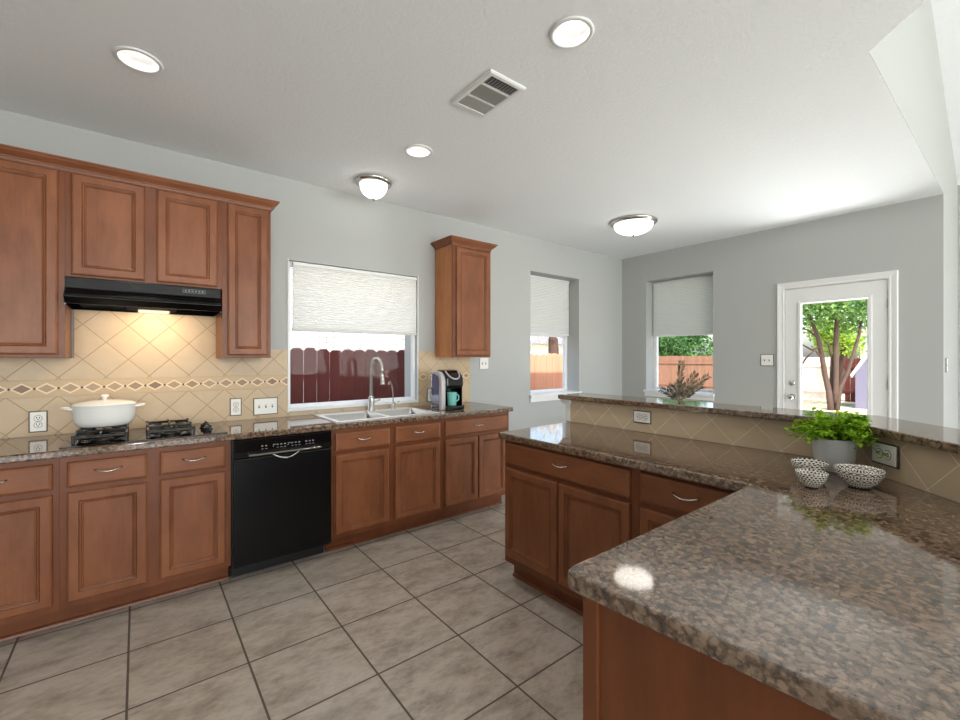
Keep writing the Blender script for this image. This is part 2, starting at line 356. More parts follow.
# windows
def window(name, axis, a0, a1, z0, z1, face, sill, depth=.24, mid=None, fw=.045):
    # axis 'y': wall plane y=face, opening spans x; axis 'x': wall plane x=face, opening spans y
    Q = (lambda a, d, z: (a, face+d, z)) if axis == 'y' else (lambda a, d, z: (face+d, a, z))
    def bx(m, a, b, d0, d1, za, zb):
        p = Q(a, d0, za); q = Q(b, d1, zb); m.box(*p, *q)
    root = bpy.data.objects.new(name, None); C.objects.link(root); struct(root)
    f = MB()
    bx(f, a0, a0+fw, depth-.05, depth, z0, z1); bx(f, a1-fw, a1, depth-.05, depth, z0, z1)
    bx(f, a0+fw, a1-fw, depth-.05, depth, z0, z0+.04); bx(f, a0+fw, a1-fw, depth-.05, depth, z1-.04, z1)
    if mid: bx(f, a0+fw, a1-fw, depth-.045, depth-.01, mid-.02, mid+.02)
    f.build('window_frame', M['vinyl'], root, bevel=.004)
    g = MB(); bx(g, a0+fw-.005, a1-fw+.005, depth-.03, depth-.026, z0+.035, z1-.035); g.build('pane', M['glass'], root)
    s = MB()
    if sill:
        bx(s, a0-.02, a1+.02, -.035, 0, z0-.02, z0+.012); bx(s, a0+.001, a1-.001, 0, depth-.05, z0, z0+.012)
        bx(s, a0-.012, a1+.012, -.016, 0, z0-.075, z0-.02)
    else: bx(s, a0+.001, a1-.001, -.006, depth-.05, z0, z0+.015)
    s.build('window_sill', M['trim'], root, bevel=.003)
    return root
window('window_1', 'y', *W1, WY, False, depth=.088, fw=.024)
window('window_2', 'y', *W2, WY, True, mid=1.66)
window('window_3', 'x', *W3, WX, True, mid=1.68)
for i, w in enumerate(LWN): window('window_%d' % (i+4), 'y', *w, -5.1, False, depth=.1)
# white trim bead around the kitchen window opening
struct(MB().box(.921, 3.592, .945, .929, 3.60, 2.148).box(2.083, 3.592, .945, 2.091, 3.6, 2.148).box(.921, 3.59, .952, 2.091, 3.6, .96).build('trim_1', M['trim']))
# pleated shades
def shade(label, axis, a0, a1, z0, z1, face, mat):
    Q = (lambda a, d, z: (a, face+d, z)) if axis == 'y' else (lambda a, d, z: (face+d, a, z))
    root = thing('cellular_shade', label, 'window shade', Q((a0+a1)/2, .03, z1))
    n = int((z1-z0-.05)/.019); zt, zb = z1-.03, z0+.022; m = MB(); vs = []; fs = []
    fr = [(0 if i % 2 else .009, zt+(zb-zt)*i/(2*n)) for i in range(2*n+1)]
    for a in (a0+.004, a1-.004):
        for d, z in fr: vs.append(Q(a, d, z))
        for d, z in fr: vs.append(Q(a, .034-d, z))
    k = 2*n+1
    for i in range(2*n):
        fs += [(i, i+1, 2*k+i+1, 2*k+i), (k+i, 2*k+k+i, 2*k+k+i+1, k+i+1), (i, k+i, k+i+1, i+1), (2*k+i, 2*k+i+1, 3*k+i+1, 3*k+i)]
    m.add(vs, fs).build('shade_fabric', mat, root, fix=True)
    def bx(a, b, d0, d1, za, zb_): p = Q(a, d0, za); q = Q(b, d1, zb_); return MB().box(*p, *q)
    bx(a0, a1, -.004, .04, z1-.032, z1-.002).build('headrail', M['trim'], root, bevel=.004)
    bx(a0, a1, 0, .034, z0, z0+.024).build('bottom_rail', M['shade2'] if mat == M['shade'] else M['trim'], root, bevel=.004)
shade('wide white pleated shade over the window above the sink', 'y', .962, 2.078, 1.585, 2.135, WY+.002, M['shade'])
shade('narrow pleated shade in the tall window beside the small wall cabinet', 'y', 3.6, 4.455, 1.655, 2.38, WY+.15, M['shade2'])
shade('grey pleated shade in the far window beside the glass door', 'x', 2.37, 3.21, 1.665, 2.385, WX+.14, M['shade2'])
# ---- door
dr = bpy.data.objects.new('door_1', None); C.objects.link(dr); struct(dr)
GD = (.948, 1.477, .25, 1.935)
MB().cells([.815, GD[0], GD[1], 1.617], [.01, GD[2], GD[3], 2.095], lambda i, j: not (i == 1 and j == 1), WX+.006, WX+.05, lambda u, v, w: (w, u, v)).build('door_slab', M['trim'], dr, fix=True)
MB().sweep([(GD[0], GD[2]), (GD[1], GD[2]), (GD[1], GD[3]), (GD[0], GD[3])], [(.03, 0), (.024, .012), (.006, .012), (0, .004), (-.008, 0)], lambda a, b, c: (WX+.006-c, a, b), closed=True).build('glass_bead', M['trim'], dr, fix=True)
MB().box(WX+.026, GD[0]-.005, GD[2]-.005, WX+.032, GD[1]+.005, GD[3]+.005).build('pane', M['glass'], dr)
MB().box(WX+.0, 1.623, 0, WX+.24, 1.64, 2.12).box(WX, .79, 0, WX+.24, .81, 2.12).box(WX, .81, 2.1, WX+.24, 1.622, 2.12).box(WX, .81, 0, WX+.24, 1.622, .008).build('door_frame', M['trim'], dr)
cp = [(0, 0), (0, .01), (.01, .014), (.02, .010), (.045, .016), (.06, .018), (.066, .012), (.066, 0)]
MB().sweep([(1.624, 0), (1.624, 2.102), (.806, 2.102), (.806, 0)], [(o, z) for o, z in cp], lambda a, b, c: (WX-c, a, b)).build('door_casing', M['trim'], dr, fix=True)
for z in (1.106, .962):
    m = MB().lathe([(.0, 0), (.028, 0), (.03, .006), (.012, .012), (.011, .035), (.024, .045), (.026, .06), (.018, .068), (0, .07)], n=20) if z < 1 else MB().lathe([(0, 0), (.028, 0), (.03, .008), (.024, .016), (0, .018)], n=20).box(-.004, -.013, .016, .004, .013, .03)
    m.v = [(WX+.006-c, 1.554+a, z+b) for a, b, c in m.v]; m.build('door_handle' if z < 1 else 'deadbolt', M['chrome'], dr, fix=True)
for z in (1.876, 1.122, .25): MB().box(WX-.004, .806, z-.045, WX+.02, .816, z+.045).build('hinge', M['steel'], dr)
# ================================================================ COUNTERS
ct = thing('kitchen_countertop', 'long brown granite countertop under the window, holding the cooktop and sink', 'countertop', (.95, 3.3, .874))
us = [-.8, 1.12, 1.95, 2.735]; vs = [2.965, 3.055, 3.53, 3.598]
MB().cells(us, vs, lambda i, j: not (i == 1 and j == 1), .876, .914, I3).build('slab', M['granite'], ct, bevel=.008, seg=3)
pt = thing('peninsula_countertop', 'wide brown granite countertop of the peninsula with the bowls on it', 'countertop', (1.6, .6, .874))
mb = MB(); mb.prism([(1.742, 2.03), (2.4515, 2.045), (2.4515, .545), (1.3065, -.6), (.775, -.6), (.752, .115), (.724, .56), (.723, .605), (.735, .624), (.76, .628), (1.742, .627)], .876, .914)
mb.build('slab', M['granite'], pt, bevel=.007, seg=3)
br = thing('raised_bar_top', 'narrow raised granite bar ledge above the tan tiled half wall', 'bar top', (2.5, 1.2, 1.073))
q = .29*math.sqrt(2)
def line45(x=None, y=None, c=0): return (x, x-c) if x is not None else (y+c, y)
mb = MB(); mb.prism([(2.40, 2.13), (2.40, .55), (1.25, -.6), (1.25+q, -.6), (2.69, 2.69-1.85-q), (2.69, 2.13)], 1.074, 1.105)
mb.build('slab', M['granite'], br, bevel=.006, seg=3)
# half wall (structure) and its tiles
hw = MB(); hw.prism([(2.452, 2.09), (2.452, .545), (1.307, -.6), (1.5, -.6), (2.60, .48), (2.60, 2.09)], 0, 1.073); hw = struct(hw.build('wall_peninsula', M['wall']))
struct(MB().box(2.44, 2.05, .915, 2.452, 2.092, 1.04).box(2.425, 2.04, 1.04, 2.62, 2.112, 1.056).box(2.415, 2.035, 1.056, 2.64, 2.12, 1.072).build('trim_2', M['trim'], bevel=.003))
bs = thing('peninsula_backsplash', 'tan diagonal tiles on the half wall under the raised bar', 'backsplash', (2.44, 1.3, .915))
MB().cells([.547, 2.048], [.915, 1.073], lambda i, j: True, 2.4415, 2.4515, lambda u, v, w: (w, u, v)).build('tile_field', TP, bs, uv=lambda x, y, z: (y, z), fix=True)
r2 = math.sqrt(.5)
MB().cells([0, 1.6], [.915, 1.073], lambda i, j: True, .001, .008, lambda u, v, w: (2.4415-u*r2+w*r2, .547-u*r2-w*r2, v)).build('tile_field', TP, bs,
    uv=lambda x, y, z: (.547-((2.4415-x)+(.547-y))*r2+.011, z), fix=True)
# wall backsplash
ws = thing('wall_backsplash', 'beige diagonal tile backsplash with a diamond border behind the cooktop', 'backsplash', (.95, 3.6, .915))
uvw = lambda x, y, z: (x, z); Mw = lambda u, v, w: (u, w, v)
MB().cells([-.8, -.302, .44, .918], [1.241, 1.371, 1.434, 1.70], lambda i, j: j == 0 or (j == 1 and i == 2) or i == 1, 3.59, 3.5995, Mw).build('tile_field', TU, ws, uv=uvw, fix=True)
MB().cells([2.094, 2.705], [1.241, 1.434], lambda i, j: True, 3.59, 3.5995, Mw).build('tile_field', TU, ws, uv=uvw, fix=True)
MB().cells([-.8, .918, 2.094], [.915, .944, 1.141], lambda i, j: i != 1 or j == 0, 3.59, 3.5995, Mw).build('tile_field', TL, ws, uv=uvw, fix=True)
MB().cells([2.0945, 2.705], [.915, 1.141], lambda i, j: True, 3.59, 3.5995, Mw).build('tile_field', TL, ws, uv=uvw, fix=True)
for a, b in ((-.8, .918), (2.094, 2.705)): MB().cells([a, b], [1.1415, 1.2405], lambda i, j: True, 3.589, 3.5995, Mw).build('diamond_border', TB, ws, uv=uvw, fix=True)
# ================================================================ CABINETS
DT = .019
RD = [(0, DT-.007), (.003, DT-.003), (.009, DT), (.043, DT), (.0445, DT-.006), (.047, DT-.001), (.0515, DT-.002), (.053, DT-.007), (.056, DT-.004), (.0605, DT-.006), (.062, DT-.012), (.068, DT-.012)]
RW = [(0, DT-.008), (.004, DT-.003), (.013, DT)]
def pull(m, c, U, N, w=.108):
    c, U, N = Vector(c), Vector(U), Vector(N); pts = []
    for i in range(11):
        t = i/10; pts.append(c+U*(w*(t-.5))+N*(.003+.024*math.sin(PI*t)**.6)+Vector((0, 0, -.010*math.sin(PI*t))))
    r = [.0055]+[.0042]*9+[.0055]
    return m.tube(pts, r, 8)
def door(root, O, U, N, w, h, mat=None, name='door'):
    return MB().panel(O, U, (0, 0, 1), N, w, h, RD).build(name, mat or M['wood'], root)
def drawer(root, O, U, N, w, h, mat, handle=True, dc=0):
    d = MB().panel(O, U, (0, 0, 1), N, w, h, RW).build('drawer', mat, root)
    if handle:
        c = Vector(O)+Vector(U)*(w/2+dc)+Vector((0, 0, h*.6))+Vector(N)*DT
        pull(MB(), c, U, N).build('handle', M['chrome'], d)
    return d
UX, NY = (1, 0, 0), (0, -1, 0)
def base(label, x0, x1, doors, drawers):
    r = thing('base_cabinet', label, 'cabinet', ((x0+x1)/2, 3.3, 0), 'base cabinets along the window wall')
    MB().box(x0, 3.012, .115, x0+.016, 3.58, .872).box(x1-.016, 3.012, .115, x1, 3.58, .872).box(x0+.016, 3.012, .115, x1-.016, 3.58, .13).box(x0+.016, 3.565, .13, x1-.016, 3.58, .872).build('carcass', M['wood'], r)
    MB().box(x0, 2.992, .115, x1, 3.012, .875).build('face_frame', M['frame'], r, bevel=.001)
    MB().box(x0, 3.095, 0, x1, 3.112, .115).build('toe_kick', M['frame'], r)
    MB().prism([(3.095, 0), (3.095, .018), (3.089, .016), (3.083, .01), (3.080, 0)], x0, x1, 'x').build('shoe_moulding', M['frame'], r)
    for a, b in doors: door(r, (a, 2.992, .146), UX, NY, b-a, .548)
    for a, b in drawers: drawer(r, (a, 2.992, .722), UX, NY, b-a, .126, M['woodh'])
    return r
base('base cabinet with one door and drawer, first from the end away from the dishwasher', -.78, -.305, [(-.745, -.329)], [(-.745, -.329)])
base('two-door base cabinet under the cooktop, beside the black dishwasher', -.305, .443, [(-.277, .04), (.097, .414)], [(-.277, .04), (.097, .414)])
base('two-door base cabinet under the stainless sink', 1.047, 1.962, [(1.076, 1.480), (1.534, 1.935)], [(1.076, 1.487), (1.534, 1.939)])
base('end base cabinet under the coffee maker with one wide drawer', 1.962, 2.70, [(1.988, 2.327), (2.338, 2.66)], [(1.988, 2.671)])
# peninsula cabinets: doors face -x
UY, NX = (0, -1, 0), (-1, 0, 0)
def pbase(label, y0, y1, doors, drawers):
    r = thing('base_cabinet', label, 'cabinet', (2.1, (y0+y1)/2, 0), 'base cabinets of the peninsula')
    MB().box(1.812, y0, .115, 2.44, y0+.016, .872).box(1.812, y1-.016, .115, 2.44, y1, .872).box(1.812, y0+.016, .115, 2.44, y1-.016, .13).box(2.425, y0+.016, .13, 2.44, y1-.016, .872).build('carcass', M['wood'], r)
    MB().box(1.792, y0, .115, 1.812, y1, .875).build('face_frame', M['frame'], r, bevel=.001)
    MB().box(1.868, y0, 0, 1.885, y1, .115).build('toe_kick', M['frame'], r)
    MB().prism([(0, 1.868), (.018, 1.868), (.016, 1.862), (.01, 1.856), (0, 1.853)], y0, y1, 'y').build('shoe_moulding', M['frame'], r)
    for a, b in doors: door(r, (1.792, a, .158), UY, NX, a-b, .541)
    for a, b, dc in drawers: drawer(r, (1.792, a, .724), UY, NX, a-b, .132, M['woody'], dc=dc)
pbase('two-door peninsula cabinet with a wide drawer, at the open end of the peninsula', 1.105, 2.02, [(2.005, 1.583), (1.573, 1.142)], [(2.005, 1.142, .022)])
pbase('narrow peninsula cabinet with one drawer, in the inner corner', .648, 1.105, [(1.09, .70)], [(1.09, .70, .018)])
cr = thing('peninsula_end_cabinet', 'brown wood cabinet end with a flat panel under the nearest countertop corner', 'cabinet', (1.2, .2, 0))
mb = MB(); mb.prism([(.79, .598), (1.80, .598), (1.80, .647), (2.44, .647), (2.44, .56), (1.28, -.6), (.79, -.6)], .115, .873); mb.build('carcass', M['wood'], cr)
MB().prism([(.83, .53), (1.87, .53), (1.87, .64), (2.42, .64), (2.42, .57), (1.30, -.55), (.83, -.55)], 0, .115).build('toe_kick', M['wood'], cr)
MB().box(.772, -.6, .002, .79, .568, .873).build('end_panel', M['frame'], cr)
MB().box(.764, .568, .002, .79, .606, .873).build('corner_stile', M['frame'], cr, bevel=.002)
# upper cabinets
def upper(label, x0, x1, z0, z1, doors, fy=3.29, group='upper cabinets around the range hood', dz=(.018, .018), side=None):
    r = thing('wall_cabinet', label, 'cabinet', ((x0+x1)/2, 3.45, z0), group)
    MB().box(x0, fy+.016, z0, x1, 3.5885 if z0 > 1.36 and side is None else 3.5885, z1).build('carcass', side or M['wood'], r)
    MB().box(x0, fy, z0-.0, x1, fy+.0158, z1).build('face_frame', M['frame'], r, bevel=.001)
    for a, b in doors: door(r, (a, fy, z0+dz[0]), UX, NY, b-a, z1-z0-dz[0]-dz[1])
    return r
upper('tall upper cabinet on the side of the range hood away from the window', -.79, -.313, 1.372, 2.40, [(-.76, -.341)], dz=(.018, .006))
upper('short two-door upper cabinet directly above the black range hood', -.313, .437, 1.822, 2.40, [(-.287, .034), (.092, .408)], dz=(.012, .006))
upper('tall narrow upper cabinet between the range hood and the kitchen window', .437, .731, 1.372, 2.40, [(.468, .709)], dz=(.018, .006))
# pale edge banding on the cabinet sides next to the hood
cpz = [(0, 0), (.008, 0), (.009, .008), (.004, .009), (.005, .016), (.014, .017), (.015, .022), (.022, .026), (.034, .036), (.048, .046), (.052, .054), (.060, .056), (.060, .066), (0, .066)]
cm = thing('crown_moulding', 'stained wood crown moulding running along the three upper cabinets by the range hood', 'moulding', (0, 3.4, 2.40))
MB().sweep([(-.79, 3.29), (.731, 3.29), (.731, 3.588)], [(o*.80, 2.401+z*.92) for o, z in cpz]).build('moulding_run', M['woodh'], cm, fix=True)
sc = upper('small single-door wall cabinet standing alone above the coffee maker', 2.275, 2.728, 1.378, 2.415, [(2.312, 2.705)], fy=3.29, group='wall cabinet above the coffee maker', side=M['oak'])
MB().sweep([(2.275, 3.588), (2.275, 3.29), (2.728, 3.29), (2.728, 3.588)], [(o*.85, 2.416+z) for o, z in cpz]).build('crown', M['woodh'], sc, fix=True)
# ================================================================ APPLIANCES
dw = thing('dishwasher', 'black built-in dishwasher with a silver handle strip', 'dishwasher', (.745, 3.2, 0))
MB().box(.452, 2.99, .10, 1.04, 3.57, .868).build('tub', M['blackmat'], dw)
MB().box(.452, 2.955, .105, 1.04, 2.99, .758).build('door_panel', M['dwblack'], dw, bevel=.006, seg=3)
cpn = MB().prism([(2.955, .762), (2.948, .80), (2.952, .872), (2.99, .872), (2.99, .762)], .452, 1.04, 'x').build('control_panel', M['black'], dw, bevel=.003)
MB().prism([(2.955, .768), (2.934, .772), (2.931, .780), (2.95, .786)], .53, .965, 'x').build('handle_strip', M['chrome'], dw, bevel=.002)
m = MB(); pts = []
for i in range(15):
    t = i/14; pts.append((.665+.165*t, 2.946-.006*math.sin(PI*t), .770-.034*math.sin(PI*t)))
m.tube(pts, .0045, 8).build('handle_scoop', M['chrome'], dw)
bg_ = simple('button_grey', (150, 152, 156), .4)
for i in range(16):
    x = .58+.022*i
    if i in (0, 3, 12): continue
    for z, w, h in ((.822, .010, .006), (.806, .012, .0025)) if i % 4 else ((.826, .016, .003), (.814, .005, .005)):
        MB().box(x, 2.9465, z, x+w, 2.9505, z+h).build('control_button', bg_, dw)
MB().box(.46, 3.085, 0, 1.03, 3.10, .1).box(.447, 2.985, 0.10, .452, 3.05, .87).build('toe_panel', M['blackmat'], dw)
# range hood
rh = thing('range_hood', 'black under-cabinet range hood with a lit lamp', 'range hood', (.067, 3.45, 1.66))
hx0, hx1 = -.314, .428
MB().prism([(3.585, 1.819), (3.285, 1.819), (3.283, 1.760), (3.255, 1.735), (3.225, 1.722), (3.222, 1.706), (3.262, 1.672), (3.272, 1.672), (3.235, 1.704), (3.24, 1.715), (3.585, 1.715)], hx0, hx1, 'x').build('hood_shell', M['dwblack'], rh, bevel=.002)
MB().box(hx0, 3.262, 1.664, hx0+.006, 3.585, 1.72).box(hx1-.006, 3.262, 1.664, hx1, 3.585, 1.72).box(hx0, 3.577, 1.664, hx1, 3.585, 1.72).build('hood_skirt', M['black'], rh)
MB().box(-.06, 3.30, 1.700, .215, 3.44, 1.714).build('lamp_lens', M['hoodlens'], rh)
MB().box(-.28, 3.29, 1.700, -.07, 3.55, 1.714).build('grease_filter', M['steel'], rh)
m = MB()
for i in range(22): m.box(-.01+.0095*i-.02, 3.2815, 1.79, -.01+.0095*i-.015, 3.286, 1.805)
m.build('vent_slots', M['dark'], rh)
m = MB().box(.222, 3.2815, 1.782, .345, 3.284, 1.784).box(.222, 3.2815, 1.802, .345, 3.284, 1.804).box(.222, 3.2815, 1.782, .224, 3.284, 1.804).box(.343, 3.2815, 1.782, .345, 3.284, 1.804)
for i in range(6): m.box(.232+.018*i, 3.281, 1.789, .243+.018*i, 3.284, 1.797)
m.build('switch_panel', simple('hood_marking', (120, 122, 124), .4), rh)
light('hood_lamp', 'AREA', (.09, 3.37, 1.685), 2.6, (1, .76, .46), (0, .25, -1), shape='RECTANGLE', size=.17, size_y=.1)
# cooktop
ck = thing('gas_cooktop', 'black glass gas cooktop with iron grates set into the counter', 'cooktop', (.06, 3.26, .914))
MB().box(-.31, 3.02, .9145, .43, 3.53, .921).build('glass_top', simple('cooktop_glass', (12, 11, 11), .04), ck, bevel=.002)
def grate(cx, cy, w=.225, d=.215):
    z0, z1 = .9215, .964; g = MB(); t = .011
    x0, x1, y0, y1 = cx-w/2, cx+w/2, cy-d/2, cy+d/2
    g.box(x0, y0, z1-.016, x1, y0+t, z1-.002).box(x0, y1-t, z1-.016, x1, y1, z1-.002).box(x0, y0+t, z1-.016, x0+t, y1-t, z1-.002).box(x1-t, y0+t, z1-.016, x1, y1-t, z1-.002)
    for sx in (x0, x1-t):
        for sy in (y0, y1-t): g.box(sx-.001, sy-.001, z0, sx+t+.001, sy+t+.001, z1+.004)
    for s in (-1, 1):
        g.box(cx-.005, cy+s*.035, z1-.01, cx+.005, cy+s*(d/2-t), z1+.008)
        g.box(cx+s*.035, cy-.005, z1-.01, cx+s*(w/2-t), cy+.005, z1+.008)
    for a in range(4):
        an = PI/4+a*PI/2; dx, dy = math.cos(an), math.sin(an); g.tube([(cx+dx*.05, cy+dy*.05, z1-.004), (cx+dx*.14, cy+dy*.135, z1-.009)], .0045, 6)
    g.build('grate', M['iron'], ck, bevel=.002)
    b = MB().lathe([(.048, 0), (.05, .006), (.04, .009), (.034, .010), (.034, .018), (.03, .021), (0, .022)], (cx, cy, .9215), 24); b.build('burner', M['blackmat'], ck)
for cx in (-.155, .155):
    for cy in (3.165, 3.395): grate(cx, cy)
for i, (kx, ky) in enumerate([(.335, 3.14), (.352, 3.215), (.335, 3.29), (.352, 3.365)]):
    MB().lathe([(.024, 0), (.025, .003), (.019, .006), (.018, .022), (.015, .026), (0, .027)], (kx, ky, .9215), 20).box(kx-.004, ky-.017, .944, kx+.004, ky+.017, .956).build('knob', M['black'], ck)
# ================================================================ SMALL THINGS
# dutch oven
po = thing('dutch_oven', 'white oval lidded casserole pot standing on the cooktop grate', 'pot', (-.152, 3.385, .9725))
c = (-.152, 3.385, .9725)
pb = MB().lathe([(0, 0), (.105, 0), (.122, .006), (.136, .03), (.142, .065), (.146, .116), (.148, .12), (.142, .12), (.136, .065), (.118, .012), (0, .010)], c, 40, 1, .74).build('body', M['enamel'], po)
MB().lathe([(.150, .121), (.151, .126), (.144, .131), (.125, .139), (.08, .148), (.03, .152), (0, .153)], c, 40, 1, .74, close=True).build('lid', M['enamel'], po)
MB().lathe([(.010, .151), (.009, .165), (.018, .172), (.020, .178), (.014, .184), (0, .185)], c, 18).build('lid_knob', M['enamel'], po)
for s in (-1, 1):
    pts = [(c[0]+s*.137, c[1]-.04, c[2]+.107), (c[0]+s*.165, c[1]-.034, c[2]+.111), (c[0]+s*.182, c[1]-.015, c[2]+.113), (c[0]+s*.185, c[1], c[2]+.113), (c[0]+s*.182, c[1]+.015, c[2]+.113), (c[0]+s*.165, c[1]+.034, c[2]+.111), (c[0]+s*.137, c[1]+.04, c[2]+.107)]
    MB().tube(pts, .0075, 8).build('handle', M['enamel'], po)
# sink
sk = thing('kitchen_sink', 'stainless double-bowl sink set into the granite under the window', 'sink', (1.53, 3.29, .915))
B1 = (1.14, 1.505, 3.065, 3.43); B2 = (1.545, 1.925, 3.065, 3.43)
MB().cells([1.1, B1[0], B1[1], B2[0], B2[1], 1.965], [3.03, B1[2], B1[3], 3.55], lambda i, j: not (j == 1 and i in (1, 3)), .9145, .9205, I3).build('rim', simple('sink_rim_steel', (232, 232, 230), .3, .6), sk, bevel=.002)
def rrect(x0, x1, y0, y1, r, z, n=5):
    o = []
    for cx, cy, a0 in ((x1-r, y1-r, 0), (x0+r, y1-r, PI/2), (x0+r, y0+r, PI), (x1-r, y0+r, 1.5*PI)):
        for k in range(n+1): a = a0+PI/2*k/n; o.append((cx+r*math.cos(a), cy+r*math.sin(a), z))
    return o
for B in (B1, B2):
    m = MB(); L = []; cxb, cyb = (B[0]+B[1])/2, (B[2]+B[3])/2
    for ins, z, r in ((-.004, .9205, .03), (.0, .917, .03), (.006, .76, .04), (.014, .738, .05), (.04, .73, .06)): L.append(rrect(B[0]+ins, B[1]-ins, B[2]+ins, B[3]-ins, r, z))
    n = len(L[0]); vs_ = [p for l in L for p in l]; fs = []
    for i in range(len(L)-1):
        for k in range(n): l = (k+1) % n; fs.append((i*n+k, (i+1)*n+k, (i+1)*n+l, i*n+l))
    fs.append(tuple((len(L)-1)*n+k for k in range(n)))
    m.add(vs_, fs, True); bo = m.build('basin', M['steel'], sk, solid=.0015)
    MB().lathe([(0, .003), (.02, .003), (.035, .002), (.042, 0), (.042, -.004)], (cxb, cyb, .7305), 20).build('drain', M['chrome'], bo)
# faucets
fa = thing('kitchen_faucet', 'tall gooseneck pull-down faucet behind the sink', 'faucet', (1.571, 3.49, .92))
fx, fy = 1.571, 3.492
MB().lathe([(.034, 0), (.034, .006), (.027, .012), (.026, .10), (.022, .115), (.015, .125)], (fx, fy, .9207), 20, close=True).build('faucet_body', M['chrome'], fa)
pts = [(fx, fy, 1.02), (fx, fy, 1.27)]
for i in range(1, 13):
    a = PI*i/12*.97; pts.append((fx+.004*(1-math.cos(a)), fy-.095*(1-math.cos(a)), 1.27+.095*math.sin(a)))
e = pts[-1]; pts.append((e[0]+.001, e[1]-.003, 1.235))
MB().tube(pts, .0145, 12).build('spout', M['chrome'], fa)
e = pts[-1]
MB().tube([(e[0], e[1], 1.24), (e[0], e[1]-.002, 1.20), (e[0]+.001, e[1]-.004, 1.165), (e[0]+.001, e[1]-.005, 1.15)], [.0155, .017, .019, .026], 12).build('spray_head', M['chrome'], fa)
MB().tube([(fx+.02, fy, .995), (fx+.05, fy-.004, 1.0), (fx+.075, fy-.012, 1.012)], [.010, .008, .0065], 10).build('lever', M['chrome'], fa)
ff = thing('filter_faucet', 'small thin drinking water tap beside the tall faucet', 'faucet', (1.78, 3.5, .92))
MB().lathe([(.02, 0), (.02, .005), (.012, .01), (.011, .06), (.006, .066)], (1.78, 3.5, .9207), 16, close=True).build('tap_body', M['chrome'], ff)
MB().tube([(1.78, 3.5, .98), (1.779, 3.5, 1.05), (1.772, 3.497, 1.10), (1.758, 3.49, 1.145), (1.742, 3.482, 1.163), (1.728, 3.474, 1.158), (1.718, 3.468, 1.135)], .0055, 8).build('spout', M['chrome'], ff)
MB().tube([(1.79, 3.5, .968), (1.815, 3.497, .974), (1.835, 3.49, .985)], [.006, .0055, .005], 8).build('lever', M['chrome'], ff)
# coffee maker
kx0, kx1 = 2.095, 2.285
km = thing('coffee_maker', 'black and silver single-cup coffee maker under the small wall cabinet', 'coffee maker', (2.17, 3.24, .914))
MB().box(kx0+.008, 3.115, .915, kx1, 3.38, .952).build('drip_base', M['black'], km, bevel=.008, seg=3)
MB().box(kx0+.008, 3.235, .952, kx1, 3.38, 1.11).box(kx1-.012, 3.15, .952, kx1, 3.235, 1.11).build('column', M['black'], km, bevel=.004, seg=2)
hd = [(3.15, 1.10), (3.13, 1.13), (3.135, 1.19), (3.165, 1.232), (3.21, 1.257), (3.27, 1.265), (3.34, 1.252), (3.38, 1.22), (3.38, 1.10)]
MB().prism(hd, kx0+.010, kx1, 'x').build('head', M['black'], km, bevel=.012, seg=3)
sv = [(3.15, .915), (3.148, 1.17), (3.165, 1.215), (3.20, 1.245), (3.26, 1.256), (3.33, 1.250), (3.345, 1.232), (3.26, 1.226), (3.215, 1.215), (3.195, 1.19), (3.19, 1.15), (3.19, .915)]
MB().prism(sv, kx0-.032, kx0+.010, 'x').build('side_band', M['silver'], km, bevel=.006)
MB().box(kx0-.010, 3.195, .96, kx0+.006, 3.34, 1.215).build('reservoir_back', simple('reservoir_tint', (160, 166, 184), .2), km, bevel=.006)
def clear():
    t = NT('clear_plastic'); tr = t.n('ShaderNodeBsdfTransparent', {'Color': (.86, .88, .94, 1)}); gl = t.n('ShaderNodeBsdfGlossy', {'Roughness': .06}); mx = t.n('ShaderNodeMixShader', {0: .16, 1: tr.outputs[0], 2: gl.outputs[0]})
    t.t.links.new(mx.outputs[0], t.t.nodes['Material Output'].inputs[0]); return t.mat
MB().box(kx0-.030, 3.195, .918, kx0-.012, 3.34, 1.222).build('water_reservoir', clear(), km, bevel=.006)
pts = []
for i in range(15):
    t = i/14; a = PI*t; pts.append((kx0+.10-.066*math.cos(a), 3.19-.068*math.sin(a)**.8, 1.256-.070*math.sin(a)**.8))
MB().tube(pts, .0075, 8).build('handle_ring', M['silver'], km)
mc = (2.190, 3.178, .9525)
mg = thing('mug', 'aqua coffee mug standing on the coffee maker tray', 'mug', mc)
MB().lathe([(0, 0), (.036, 0), (.039, .004), (.045, .103), (.046, .114), (.043, .114), (.036, .008), (0, .007)], mc, 28).build('cup', M['mug'], mg)
MB().tube([(mc[0]+.040, mc[1]-.004, mc[2]+.09), (mc[0]+.058, mc[1]-.008, mc[2]+.09), (mc[0]+.068, mc[1]-.01, mc[2]+.073), (mc[0]+.064, mc[1]-.01, mc[2]+.045), (mc[0]+.036, mc[1]-.004, mc[2]+.025)], .0055, 8).build('handle', M['mug'], mg)
